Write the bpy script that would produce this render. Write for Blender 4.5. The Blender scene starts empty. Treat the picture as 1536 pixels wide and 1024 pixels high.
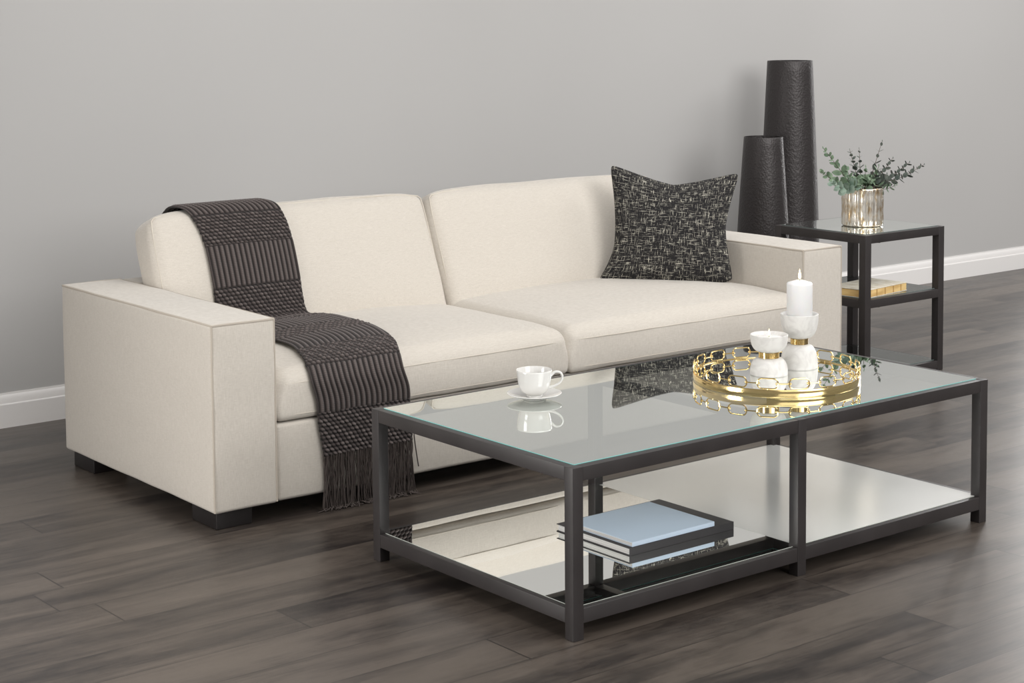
import bpy, math, random
import numpy as np
from mathutils import Vector, Matrix, noise
from mathutils.bvhtree import BVHTree
random.seed(7); rng = np.random.RandomState(7)
PI = math.pi
SC = bpy.context.scene
COL = SC.collection

# ------------------------------------------------------------------ helpers
def link(o, parent=None):
    COL.objects.link(o)
    if parent: o.parent = parent
    return o
def tag(o, label=None, cat=None, group=None, kind=None):
    if label: o['label'] = label
    if cat: o['category'] = cat
    if group: o['group'] = group
    if kind: o['kind'] = kind
    return o
def thing(name, label, cat, loc=(0, 0, 0), rz=0, group=None):
    o = bpy.data.objects.new(name, None); link(o)
    o.empty_display_size = .05
    o.location = loc; o.rotation_euler = (0, 0, rz)
    return tag(o, label, cat, group)
class MB:
    def __init__(s): s.v = []; s.f = []; s.m = []
    def add(s, v, f, mi=0):
        n = len(s.v); s.v += [tuple(p) for p in v]
        s.f += [tuple(i + n for i in q) for q in f]; s.m += [mi] * len(f)
        return s
    def box(s, x0, x1, y0, y1, z0, z1, bev=0.0, mi=0):
        b = bev
        if b <= 0:
            v = [(x, y, z) for z in (z0, z1) for y in (y0, y1) for x in (x0, x1)]
            f = [(0, 2, 3, 1), (4, 5, 7, 6), (0, 1, 5, 4), (2, 6, 7, 3), (0, 4, 6, 2), (1, 3, 7, 5)]
            return s.add(v, f, mi)
        v, f = rbox(((x1 - x0) / 2, (y1 - y0) / 2, (z1 - z0) / 2), b, 0, 2)
        c = ((x0 + x1) / 2, (y0 + y1) / 2, (z0 + z1) / 2)
        return s.add([(p[0] + c[0], p[1] + c[1], p[2] + c[2]) for p in v], f, mi)
    def lathe(s, prof, n=48, c=(0, 0, 0), mi=0, rfun=None):
        v = []; f = []
        for (r, z) in prof:
            for k in range(n):
                t = 2 * PI * k / n
                rr = r * (rfun(t, z) if rfun else 1)
                v.append((c[0] + rr * math.cos(t), c[1] + rr * math.sin(t), c[2] + z))
        for i in range(len(prof) - 1):
            for k in range(n):
                k2 = (k + 1) % n
                f.append((i * n + k, i * n + k2, (i + 1) * n + k2, (i + 1) * n + k))
        if prof[0][0] > 1e-6: f.append(tuple(range(n))[::-1])
        if prof[-1][0] > 1e-6: f.append(tuple((len(prof) - 1) * n + k for k in range(n)))
        return s.add(v, f, mi)
    def tube(s, pts, r, n=8, closed=False, mi=0):
        P = [Vector(p) for p in pts]; N = len(P); v = []; f = []
        up = None
        for i in range(N):
            a = P[i - 1] if (i > 0 or closed) else P[i]
            b = P[(i + 1) % N] if (i < N - 1 or closed) else P[i]
            t = (b - a).normalized()
            if up is None:
                up = Vector((0, 0, 1)) if abs(t.z) < .9 else Vector((1, 0, 0))
            x = up - t * up.dot(t)
            if x.length < 1e-6: x = t.orthogonal()
            x.normalize(); y = t.cross(x); up = x
            rr = r(i / (N - 1)) if callable(r) else r
            for k in range(n):
                q = 2 * PI * k / n
                v.append(P[i] + x * (rr * math.cos(q)) + y * (rr * math.sin(q)))
        for i in range(N if closed else N - 1):
            j = (i + 1) % N
            for k in range(n):
                k2 = (k + 1) % n
                f.append((i * n + k, j * n + k, j * n + k2, i * n + k2))
        if not closed:
            f.append(tuple(range(n))); f.append(tuple((N - 1) * n + k for k in range(n))[::-1])
        return s.add(v, f, mi)
    def build(s, name, mats, parent=None, smooth=True, angle=40, loc=None):
        me = bpy.data.meshes.new(name); me.from_pydata(s.v, [], s.f); me.update()
        if not isinstance(mats, (list, tuple)): mats = [mats]
        for m in mats: me.materials.append(m)
        me.polygons.foreach_set('material_index', s.m)
        if smooth:
            me.polygons.foreach_set('use_smooth', [True] * len(me.polygons))
            try: me.set_sharp_from_angle(angle=math.radians(angle))
            except Exception: pass
        o = bpy.data.objects.new(name, me); link(o, parent)
        if loc: o.location = loc
        return o

def axis_samples(h, r, n_mid, n_r):
    """coordinates along one axis, dense inside the rounding zone"""
    a = [-h + r * (1 - math.cos(PI / 2 * i / n_r)) * 1.0 for i in range(n_r)] if r > 0 else [-h]
    # use tangent spacing so the arc is evenly divided
    a = [-h + r - r * math.tan(PI / 4 * (1 - i / n_r)) for i in range(n_r)]
    m = [-h + r + (2 * h - 2 * r) * i / (n_mid + 1) for i in range(n_mid + 2)]
    return a + m + [-q for q in a[::-1]]
def rbox(half, r, n_mid=8, n_r=3, mids=None, r_low=None):
    hx, hy, hz = half; r = min(r, hx * .99, hy * .99, hz * .99)
    ms = mids or (n_mid,) * 3
    A = [axis_samples(h, r, m, n_r) for h, m in zip(half, ms)]
    idx = {}; V = []; F = []
    def vid(p):
        k = (round(p[0], 6), round(p[1], 6), round(p[2], 6))
        if k not in idx:
            R_ = r
            if r_low is not None:
                t = max(0, min(1, (p[2] / hz + .55) / 1.1)); R_ = r_low + (r - r_low) * t * t * (3 - 2 * t)
            q = [max(-(h - R_), min(h - R_, c)) for c, h in zip(p, half)]
            d = Vector((p[0] - q[0], p[1] - q[1], p[2] - q[2]))
            if d.length > 1e-9: d = d.normalized() * R_
            idx[k] = len(V); V.append((q[0] + d.x, q[1] + d.y, q[2] + d.z))
        return idx[k]
    for ax in range(3):
        u, w = (ax + 1) % 3, (ax + 2) % 3
        for sgn in (-1, 1):
            for i in range(len(A[u]) - 1):
                for j in range(len(A[w]) - 1):
                    c = []
                    for (ii, jj) in ((i, j), (i + 1, j), (i + 1, j + 1), (i, j + 1)):
                        p = [0, 0, 0]; p[ax] = sgn * half[ax]; p[u] = A[u][ii]; p[w] = A[w][jj]; c.append(vid(p))
                    if sgn < 0: c = c[::-1]
                    if len(set(c)) > 2: F.append(tuple(dict.fromkeys(c)))
    return V, F

# ------------------------------------------------------------------ materials
def newmat(name):
    m = bpy.data.materials.new(name); m.use_nodes = True
    nt = m.node_tree
    return m, nt, nt.nodes['Principled BSDF'], nt.nodes['Material Output']
def N(nt, t, **kw):
    n = nt.nodes.new(t)
    for k, v in kw.items():
        if k.startswith('i_'): n.inputs[k[2:].replace('_', ' ')].default_value = v
        else: setattr(n, k, v)
    return n
def ramp(nt, stops, interp='LINEAR'):
    n = nt.nodes.new('ShaderNodeValToRGB'); cr = n.color_ramp; cr.interpolation = interp
    while len(cr.elements) < len(stops): cr.elements.new(.5)
    for e, (p, c) in zip(cr.elements, stops): e.position = p; e.color = (*c, 1)
    return n
def simple(name, col, rough=.5, metal=0, **kw):
    m, nt, b, o = newmat(name)
    b.inputs['Base Color'].default_value = (*col, 1); b.inputs['Roughness'].default_value = rough
    b.inputs['Metallic'].default_value = metal
    for k, v in kw.items(): b.inputs[k.replace('_', ' ')].default_value = v
    return m
def coords(nt, scale=(1, 1, 1), rot=(0, 0, 0), kind='Object'):
    tc = N(nt, 'ShaderNodeTexCoord'); mp = N(nt, 'ShaderNodeMapping')
    mp.inputs['Scale'].default_value = scale; mp.inputs['Rotation'].default_value = rot
    nt.links.new(tc.outputs[kind], mp.inputs['Vector']); return mp.outputs['Vector']

def mat_fabric():
    m, nt, b, o = newmat('cream_linen')
    L = nt.links.new
    v = coords(nt)
    n1 = N(nt, 'ShaderNodeTexNoise', i_Scale=3.0, i_Detail=3.0); L(v, n1.inputs['Vector'])
    vx = coords(nt, (60, 60, 900)); n2 = N(nt, 'ShaderNodeTexNoise', i_Scale=1.0, i_Detail=2.0); L(vx, n2.inputs['Vector'])
    vy = coords(nt, (700, 700, 50)); n3 = N(nt, 'ShaderNodeTexNoise', i_Scale=1.0, i_Detail=2.0); L(vy, n3.inputs['Vector'])
    add = N(nt, 'ShaderNodeMath', operation='ADD'); L(n2.outputs['Fac'], add.inputs[0]); L(n3.outputs['Fac'], add.inputs[1])
    mul = N(nt, 'ShaderNodeMath', operation='MULTIPLY_ADD'); mul.inputs[1].default_value = .5; mul.inputs[2].default_value = 0; L(add.outputs[0], mul.inputs[0])
    r = ramp(nt, [(.3, (.505, .462, .405)), (.7, (.645, .602, .54))]); L(mul.outputs[0], r.inputs['Fac'])
    L(r.outputs['Color'], b.inputs['Base Color'])
    b.inputs['Roughness'].default_value = .95
    b.inputs['Sheen Weight'].default_value = .25; b.inputs['Sheen Roughness'].default_value = .5
    bp = N(nt, 'ShaderNodeBump', i_Strength=.25, i_Distance=.0015); L(mul.outputs[0], bp.inputs['Height'])
    bp2 = N(nt, 'ShaderNodeBump', i_Strength=.25, i_Distance=.02); L(n1.outputs['Fac'], bp2.inputs['Height']); L(bp2.outputs[0], bp.inputs['Normal'])
    L(bp.outputs[0], b.inputs['Normal'])
    return m
def mat_wall():
    m, nt, b, o = newmat('grey_wall_paint'); L = nt.links.new
    v = coords(nt); n = N(nt, 'ShaderNodeTexNoise', i_Scale=.7, i_Detail=2.0); L(v, n.inputs['Vector'])
    r = ramp(nt, [(.3, (.445, .438, .43)), (.7, (.475, .468, .46))]); L(n.outputs['Fac'], r.inputs['Fac']); L(r.outputs['Color'], b.inputs['Base Color'])
    n2 = N(nt, 'ShaderNodeTexNoise', i_Scale=180.0, i_Detail=2.0); L(v, n2.inputs['Vector'])
    bp = N(nt, 'ShaderNodeBump', i_Strength=.05, i_Distance=.001); L(n2.outputs['Fac'], bp.inputs['Height']); L(bp.outputs[0], b.inputs['Normal'])
    b.inputs['Roughness'].default_value = .75
    return m
def mat_floor():
    m, nt, b, o = newmat('dark_oak_planks'); L = nt.links.new
    uv = N(nt, 'ShaderNodeUVMap', uv_map='plank')       # u metres along, v metres across
    edge = N(nt, 'ShaderNodeUVMap', uv_map='edge')      # distances to plank edges
    rnd = N(nt, 'ShaderNodeAttribute', attribute_name='tint')
    def mapped(sx, sy):
        mp = N(nt, 'ShaderNodeMapping'); mp.inputs['Scale'].default_value = (sx, sy, 1); L(uv.outputs['UV'], mp.inputs['Vector']); return mp.outputs[0]
    big = N(nt, 'ShaderNodeTexNoise', i_Scale=1.0, i_Detail=4.0, i_Roughness=.6, i_Distortion=.6); L(mapped(1.5, 9), big.inputs['Vector'])
    fine = N(nt, 'ShaderNodeTexNoise', i_Scale=1.0, i_Detail=6.0, i_Roughness=.7); L(mapped(7, 130), fine.inputs['Vector'])
    cross = N(nt, 'ShaderNodeTexNoise', i_Scale=1.0, i_Detail=5.0, i_Roughness=.75, i_Distortion=.3); L(mapped(14, 22), cross.inputs['Vector'])
    a1 = N(nt, 'ShaderNodeMath', operation='MULTIPLY_ADD'); L(big.outputs['Fac'], a1.inputs[0]); a1.inputs[1].default_value = .9; a1.inputs[2].default_value = -.2
    a2 = N(nt, 'ShaderNodeMath', operation='MULTIPLY_ADD'); L(fine.outputs['Fac'], a2.inputs[0]); a2.inputs[1].default_value = .38; L(a1.outputs[0], a2.inputs[2])
    a3 = N(nt, 'ShaderNodeMath', operation='MULTIPLY_ADD'); L(cross.outputs['Fac'], a3.inputs[0]); a3.inputs[1].default_value = .30; L(a2.outputs[0], a3.inputs[2])
    a4 = N(nt, 'ShaderNodeMath', operation='MULTIPLY_ADD'); L(rnd.outputs['Fac'], a4.inputs[0]); a4.inputs[1].default_value = .22; L(a3.outputs[0], a4.inputs[2])
    r = ramp(nt, [(.34, (.007, .005, .0045)), (.52, (.021, .0165, .015)), (.64, (.045, .036, .030)), (.84, (.090, .073, .060))]); L(a4.outputs[0], r.inputs['Fac'])
    # seam darkening from the two edge distances
    sp = N(nt, 'ShaderNodeSeparateXYZ'); L(edge.outputs['UV'], sp.inputs[0])
    def near(sock, w):
        q = N(nt, 'ShaderNodeMath', operation='LESS_THAN'); q.inputs[1].default_value = w; L(sock, q.inputs[0]); return q.outputs[0]
    def dist(sock, length):
        return sock
    mxx = N(nt, 'ShaderNodeMath', operation='MAXIMUM'); L(near(sp.outputs['X'], .0022), mxx.inputs[0]); L(near(sp.outputs['Y'], .0013), mxx.inputs[1])
    mix = N(nt, 'ShaderNodeMix', data_type='RGBA'); sc = N(nt, 'ShaderNodeMath', operation='MULTIPLY'); sc.inputs[1].default_value = .85
    L(mxx.outputs[0], sc.inputs[0]); L(sc.outputs[0], mix.inputs['Factor']); L(r.outputs['Color'], mix.inputs['A']); mix.inputs['B'].default_value = (.012, .009, .008, 1)
    L(mix.outputs['Result'], b.inputs['Base Color'])
    rr = N(nt, 'ShaderNodeMapRange'); rr.inputs['To Min'].default_value = .24; rr.inputs['To Max'].default_value = .42; L(cross.outputs['Fac'], rr.inputs['Value']); L(rr.outputs[0], b.inputs['Roughness'])
    b.inputs['Specular IOR Level'].default_value = .58
    bp = N(nt, 'ShaderNodeBump', i_Strength=.14, i_Distance=.001); L(a3.outputs[0], bp.inputs['Height']); L(bp.outputs[0], b.inputs['Normal'])
    return m
def mat_knit():
    m, nt, b, o = newmat('charcoal_knit'); L = nt.links.new
    at = N(nt, 'ShaderNodeAttribute', attribute_name='height')
    r = ramp(nt, [(0, (.005, .0035, .003)), (.45, (.038, .028, .026)), (1, (.150, .124, .116))]); L(at.outputs['Fac'], r.inputs['Fac']); L(r.outputs['Color'], b.inputs['Base Color'])  # groove shade and rib highlights put into the colour by relief height
    v = coords(nt); n = N(nt, 'ShaderNodeTexNoise', i_Scale=500.0, i_Detail=3.0); L(v, n.inputs['Vector'])
    bp = N(nt, 'ShaderNodeBump', i_Strength=.5, i_Distance=.002); L(n.outputs['Fac'], bp.inputs['Height']); L(bp.outputs[0], b.inputs['Normal'])
    b.inputs['Roughness'].default_value = .9; b.inputs['Sheen Weight'].default_value = .15
    return m
def mat_tweed():
    m, nt, b, o = newmat('black_tweed'); L = nt.links.new
    uv = N(nt, 'ShaderNodeUVMap', uv_map='cloth')
    def layer(sx, sy, lo, hi, seed):
        mp = N(nt, 'ShaderNodeMapping'); mp.inputs['Scale'].default_value = (sx, sy, 1); mp.inputs['Location'].default_value = (seed, seed * 2, 0)
        L(uv.outputs['UV'], mp.inputs['Vector'])
        n = N(nt, 'ShaderNodeTexNoise', i_Scale=1.0, i_Detail=2.0, i_Roughness=.6); L(mp.outputs[0], n.inputs['Vector'])
        q = N(nt, 'ShaderNodeMapRange'); q.inputs['From Min'].default_value = lo; q.inputs['From Max'].default_value = hi; L(n.outputs['Fac'], q.inputs['Value']); return q.outputs[0]
    h = layer(26, 330, .57, .66, 1.3); w = layer(360, 26, .57, .66, 7.7); s = layer(14, 18, .05, .45, 3.1); d = layer(300, 300, .28, .55, 5.0)
    mx = N(nt, 'ShaderNodeMath', operation='MAXIMUM'); L(h, mx.inputs[0]); L(w, mx.inputs[1])
    mu = N(nt, 'ShaderNodeMath', operation='MULTIPLY'); L(mx.outputs[0], mu.inputs[0]); L(s, mu.inputs[1])
    mu2 = N(nt, 'ShaderNodeMath', operation='MULTIPLY'); L(mu.outputs[0], mu2.inputs[0]); L(d, mu2.inputs[1])
    r = ramp(nt, [(0, (.010, .009, .010)), (.22, (.05, .047, .044)), (1, (.66, .63, .53))]); L(mu2.outputs[0], r.inputs['Fac'])
    L(r.outputs['Color'], b.inputs['Base Color'])
    bp = N(nt, 'ShaderNodeBump', i_Strength=.6, i_Distance=.002); L(mx.outputs[0], bp.inputs['Height']); L(bp.outputs[0], b.inputs['Normal'])
    b.inputs['Roughness'].default_value = .95
    return m
def mat_glass(name, ior=1.75, base=0.0, tint=(.93, .965, .95)):
    m, nt, b, o = newmat(name); L = nt.links.new; nt.nodes.remove(b)
    tr = N(nt, 'ShaderNodeBsdfTransparent'); tr.inputs['Color'].default_value = (*tint, 1)
    gl = N(nt, 'ShaderNodeBsdfGlossy'); gl.inputs['Roughness'].default_value = .015; gl.inputs['Color'].default_value = (.97, 1, .985, 1)
    fr = N(nt, 'ShaderNodeFresnel'); fr.inputs['IOR'].default_value = ior
    mr = N(nt, 'ShaderNodeMath', operation='MULTIPLY_ADD'); mr.inputs[1].default_value = .85; mr.inputs[2].default_value = base; L(fr.outputs[0], mr.inputs[0])
    mx = N(nt, 'ShaderNodeMixShader'); L(mr.outputs[0], mx.inputs[0]); L(tr.outputs[0], mx.inputs[1]); L(gl.outputs[0], mx.inputs[2]); L(mx.outputs[0], o.inputs['Surface'])
    return m
def mat_clear():
    m, nt, b, o = newmat('glass_underside'); L = nt.links.new; nt.nodes.remove(b)
    tr = N(nt, 'ShaderNodeBsdfTransparent'); tr.inputs['Color'].default_value = (.97, .985, .98, 1); L(tr.outputs[0], o.inputs['Surface']); return m
def mat_hammered():
    m, nt, b, o = newmat('hammered_black_metal'); L = nt.links.new
    v = coords(nt, (1, 1, .8)); vo = N(nt, 'ShaderNodeTexVoronoi', i_Scale=150.0); vo.feature = 'SMOOTH_F1'; L(v, vo.inputs['Vector'])
    n = N(nt, 'ShaderNodeTexNoise', i_Scale=60.0, i_Detail=2.0); L(v, n.inputs['Vector'])
    ad = N(nt, 'ShaderNodeMath', operation='ADD'); L(vo.outputs['Distance'], ad.inputs[0]); L(n.outputs['Fac'], ad.inputs[1])
    bp = N(nt, 'ShaderNodeBump', i_Strength=.45, i_Distance=.003); L(ad.outputs[0], bp.inputs['Height']); L(bp.outputs[0], b.inputs['Normal'])
    b.inputs['Base Color'].default_value = (.040, .035, .035, 1); b.inputs['Metallic'].default_value = .35; b.inputs['Roughness'].default_value = .42
    return m
def mat_mercury():
    m, nt, b, o = newmat('mercury_glass'); L = nt.links.new
    v = coords(nt, (1, 1, .35)); n = N(nt, 'ShaderNodeTexNoise', i_Scale=55.0, i_Detail=5.0, i_Roughness=.7); L(v, n.inputs['Vector'])
    r = ramp(nt, [(.3, (.36, .23, .11)), (.42, (.66, .52, .34)), (.52, (.88, .83, .74)), (.8, (.95, .93, .88))]); L(n.outputs['Fac'], r.inputs['Fac']); L(r.outputs['Color'], b.inputs['Base Color'])
    b.inputs['Metallic'].default_value = .85; b.inputs['Roughness'].default_value = .2
    return m
def mat_marble():
    m, nt, b, o = newmat('white_marble'); L = nt.links.new
    v = coords(nt); n = N(nt, 'ShaderNodeTexNoise', i_Scale=22.0, i_Detail=5.0, i_Distortion=1.5); L(v, n.inputs['Vector'])
    r = ramp(nt, [(.35, (.60, .585, .565)), (.55, (.70, .69, .665)), (.8, (.73, .72, .695))]); L(n.outputs['Fac'], r.inputs['Fac']); L(r.outputs['Color'], b.inputs['Base Color'])
    b.inputs['Roughness'].default_value = .45; b.inputs['Subsurface Weight'].default_value = .15; b.inputs['Subsurface Radius'].default_value = (.01, .01, .01)
    return m
def mat_flame():
    m, nt, b, o = newmat('flame'); L = nt.links.new
    b.inputs['Base Color'].default_value = (1, .8, .5, 1)
    b.inputs['Emission Color'].default_value = (1, .72, .38, 1); b.inputs['Emission Strength'].default_value = 6; return m
def mat_leaf(name, c1, c2):
    m, nt, b, o = newmat(name); L = nt.links.new
    v = coords(nt); n = N(nt, 'ShaderNodeTexNoise', i_Scale=35.0, i_Detail=2.0); L(v, n.inputs['Vector'])
    r = ramp(nt, [(.35, c1), (.65, c2)]); L(n.outputs['Fac'], r.inputs['Fac']); L(r.outputs['Color'], b.inputs['Base Color']); b.inputs['Roughness'].default_value = .7
    return m
def mat_pages(name, c1, c2, axis_scale):
    m, nt, b, o = newmat(name); L = nt.links.new
    v = coords(nt, axis_scale); n = N(nt, 'ShaderNodeTexNoise', i_Scale=1.0, i_Detail=2.0); L(v, n.inputs['Vector'])
    r = ramp(nt, [(.4, c1), (.6, c2)]); L(n.outputs['Fac'], r.inputs['Fac']); L(r.outputs['Color'], b.inputs['Base Color']); b.inputs['Roughness'].default_value = .8
    return m
def mat_frame():
    m, nt, b, o = newmat('dark_bronze_steel'); L = nt.links.new
    v = coords(nt); n = N(nt, 'ShaderNodeTexNoise', i_Scale=8.0, i_Detail=4.0); L(v, n.inputs['Vector'])
    r = ramp(nt, [(.3, (.024, .020, .020)), (.7, (.035, .030, .030))]); L(n.outputs['Fac'], r.inputs['Fac']); L(r.outputs['Color'], b.inputs['Base Color'])
    b.inputs['Roughness'].default_value = .42; b.inputs['Specular IOR Level'].default_value = .6
    return m

FAB = mat_fabric(); WALL = mat_wall(); FLOOR = mat_floor(); KNIT = mat_knit(); TWEED = mat_tweed()
GLASS = mat_glass('clear_glass', 2.0, .50); GLASS2 = mat_glass('clear_shelf_glass', 1.8, .05); CLEAR = mat_clear(); VASE = mat_hammered(); POT = mat_mercury(); MARBLE = mat_marble()
STEEL = mat_frame()
TRIM = simple('white_trim_paint', (.80, .78, .765), .4)
TEAL = simple('glass_edge_teal', (.30, .66, .62), .15, 0)
MIRROR = simple('mirror_silver', (.93, .945, .92), .012, 1)
EDGE = simple('mirror_bevel', (.62, .66, .60), .2)
MIRROR2 = simple('mirror_painted_reflection', (.91, .91, .89), .17, .42)  # right bay: plain pale reflection put into a whiter, rougher mirror colour
BRASS = simple('polished_brass', (.84, .64, .30), .15, 1)
EDGE2 = simple('dull_glass_edge', (.16, .20, .19), .3)
FOOT = simple('black_wood', (.012, .010, .010), .35)
UNDER = simple('sofa_lining', (.01, .01, .01), .9)
PIPE = simple('cream_piping', (.60, .55, .48), .9)
PIPE2 = simple('cream_seam', (.46, .41, .35), .9)
WAX = simple('white_wax', (.80, .80, .80), .4, 0, Subsurface_Weight=.3)
WAX.node_tree.nodes['Principled BSDF'].inputs['Subsurface Radius'].default_value = (.02, .012, .008)
WICK = simple('burnt_wick', (.02, .015, .01), .9)
FLAME = mat_flame()
PORC = simple('white_porcelain', (.70, .69, .665), .12, 0, Coat_Weight=.3)
TEA = simple('milky_tea', (.45, .30, .18), .1)
BLUE = simple('pale_blue_paper_cover', (.50, .60, .72), .5)
BLACKC = simple('charcoal_book_cloth', (.028, .026, .028), .5)
PAGES = mat_pages('book_pages', (.42, .41, .40), (.72, .71, .69), (3, 3, 900))
OCHRE = mat_pages('gilded_old_pages', (.60, .38, .14), (.80, .57, .25), (6, 6, 30))
CREAMP = mat_pages('cream_book_cover', (.66, .60, .48), (.80, .76, .66), (30, 30, 5))
LEAF = mat_leaf('eucalyptus_green', (.085, .14, .085), (.20, .28, .18))
LEAFD = mat_leaf('eucalyptus_dark', (.06, .08, .07), (.16, .18, .155))
LEAFP = mat_leaf('eucalyptus_pale', (.17, .26, .20), (.30, .38, .31))
STEM = simple('brown_stem', (.10, .075, .06), .8)
STRING = simple('brown_yarn', (.060, .047, .042), .95)

# ------------------------------------------------------------------ setting
WALL_Y = 3.02
def build_floor():
    y0, wd = -.69, .1682
    known = {4: None}
    joints = {0: .483, 1: .775, 2: 1.375, 3: .771, 4: -.145, 5: 1.91, 9: -.753, 11: -.760}
    k0 = -24; V = []; F = []; uvp = []; uve = []; tint = []
    r = random.Random(3)
    k = k0
    while True:
        ya = y0 + wd * k; yb = ya + wd
        if ya > WALL_Y + .3: break
        ph = joints.get(k, r.uniform(0, 1.83))
        x = ph - 1.83 * 6
        while x < 11:
            xa, xb = x, x + 1.83
            n = len(V); V += [(xa, ya, 0), (xb, ya, 0), (xb, yb, 0), (xa, yb, 0)]
            # split plank in 4 triangles-free quads so edge distance interpolates: inner ring
            e = .0125
            V += [(xa + e, ya + e, 0), (xb - e, ya + e, 0), (xb - e, yb - e, 0), (xa + e, yb - e, 0)]
            F += [(n, n + 1, n + 5, n + 4), (n + 1, n + 2, n + 6, n + 5), (n + 2, n + 3, n + 7, n + 6), (n + 3, n, n + 4, n + 7), (n + 4, n + 5, n + 6, n + 7)]
            off = (r.uniform(0, 50), r.uniform(0, 50)); t = r.random()
            ed = {n + 0: (0, 0), n + 1: (0, 0), n + 2: (0, 0), n + 3: (0, 0), n + 4: (e, e), n + 5: (e, e), n + 6: (e, e), n + 7: (e, e)}
            for fi, q in enumerate(F[-5:]):
                for i in q:
                    uvp.append((V[i][0] + off[0], V[i][1] + off[1]))
                    d = 0 if i < n + 4 else e
                    if fi in (0, 2): uve.append((1, d))
                    elif fi in (1, 3): uve.append((d, 1))
                    else: uve.append((1, 1))
                tint.append(t)
            x += 1.83
        k += 1
    me = bpy.data.meshes.new('floor'); me.from_pydata(V, [], F)
    a = me.uv_layers.new(name='plank'); a.data.foreach_set('uv', [c for p in uvp for c in p])
    a = me.uv_layers.new(name='edge'); a.data.foreach_set('uv', [c for p in uve for c in p])
    a = me.attributes.new('tint', 'FLOAT', 'FACE'); a.data.foreach_set('value', tint)
    me.materials.append(FLOOR)
    o = link(bpy.data.objects.new('floor', me)); tag(o, kind='structure'); return o
build_floor()
MB().box(-7, 10.5, WALL_Y, WALL_Y + .12, -.02, 3.4).build('wall_back', WALL, smooth=False)['kind'] = 'structure'
def baseboard():
    prof = [(0, 0), (-.018, 0), (-.018, .084), (-.0165, .0865), (-.013, .088), (-.0125, .094), (-.0115, .104), (-.008, .114), (-.0045, .119), (-.004, .125), (0, .125)]
    V = []; F = []
    for x in (-7, 10.5):
        for (y, z) in prof: V.append((x, WALL_Y + y, z))
    n = len(prof)
    for i in range(n): F.append((i, (i + 1) % n, n + (i + 1) % n, n + i))
    m = MB().add(V, F); o = m.build('baseboard_back', TRIM, angle=25); o['kind'] = 'structure'
baseboard()

# ------------------------------------------------------------------ sofa
SX, SY, SR = -.2088, 1.3497, -.00987
AW, D, S, AH, LB = .2126, 1.0235, 2.6685, .6027, .0508
def sw(a, b, z):
    c, s = math.cos(SR), math.sin(SR); return (SX + a * c - b * s, SY + a * s + b * c, z)
sofa = thing('sofa', 'long cream linen sofa with square arms, standing before the grey wall', 'sofa', (SX, SY, 0), SR)
def soften(V, amp, sc, seed=0):
    out = []
    for p in V:
        q = noise.noise_vector(Vector((p[0] * sc + seed, p[1] * sc, p[2] * sc)))
        out.append((p[0] + q.x * amp, p[1] + q.y * amp, p[2] + q.z * amp))
    return out
def arm(a0, a1):
    h = ((a1 - a0) / 2, D / 2, (AH - LB) / 2); c = ((a0 + a1) / 2, D / 2, (AH + LB) / 2)
    V, F = rbox(h, .011, 0, 3, (6, 24, 14))
    W = []
    for p in V:
        u, v, w = (max(-1, min(1, p[i] / h[i])) for i in range(3))
        pf = .004 * (1 - u * u) * (1 - w * w) * (1 if abs(v) > .9 else 0)
        px = .005 * (1 - v * v) * (1 - w ** 4)
        pz = .004 * (1 - u * u) * (1 - v ** 4) if w > 0 else 0
        W.append((p[0] + px * (1 if u > 0 else -1) * abs(u), p[1] + pf * (1 if v > 0 else -1), p[2] + pz))
    W = soften(W, .0022, 7, a0)
    W = [(p[0] + c[0], p[1] + c[1], p[2] + c[2]) for p in W]
    o = MB().add(W, F).build('arm', FAB, sofa, angle=60)
    e = .0035
    m = MB()
    def seg(p, q, k=14):
        pts = [Vector(p).lerp(Vector(q), i / k) for i in range(k + 1)]
        pts = [x + noise.noise_vector(x * 9) * .0012 for x in pts]
        m.tube(pts, .0036, 6)
    for a in (a0 + e, a1 - e):
        seg((a, e, AH - e), (a, D - e, AH - e), 30)
        seg((a, e - .001, LB + .004), (a, e - .001, AH - e), 16)
    seg((a0 + e, e - .001, AH - e), (a1 - e, e - .001, AH - e))
    seg((a0 + e, D - e, AH - e), (a1 - e, D - e, AH - e))
    m.build('piping', PIPE2, o)
    return o
arm(0, AW); arm(S - AW, S)
IN0, IN1 = AW + .001, S - AW - .001
MID = (IN0 + IN1) / 2
def panel(name, a0, a1, b0, b1, z0, z1, mids, r=.012):
    h = ((a1 - a0) / 2, (b1 - b0) / 2, (z1 - z0) / 2); c = ((a0 + a1) / 2, (b0 + b1) / 2, (z0 + z1) / 2)
    V, F = rbox(h, r, 0, 3, mids); V = soften(V, .002, 6, 5)
    return MB().add([(p[0] + c[0], p[1] + c[1], p[2] + c[2]) for p in V], F).build(name, FAB, sofa, angle=60)
panel('base', IN0, IN1, .004, .86, LB, .283, (40, 10, 4))
bk = panel('back_frame', IN0, IN1, .885, D, LB + .002, AH - .002, (40, 4, 10))
for a in (.014, S - .014 - .118):
    for b in (.015, .838):
        MB().box(a, a + .118, b, b + .15, 0, LB + .006, .003).build('foot', FOOT, sofa)
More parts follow.
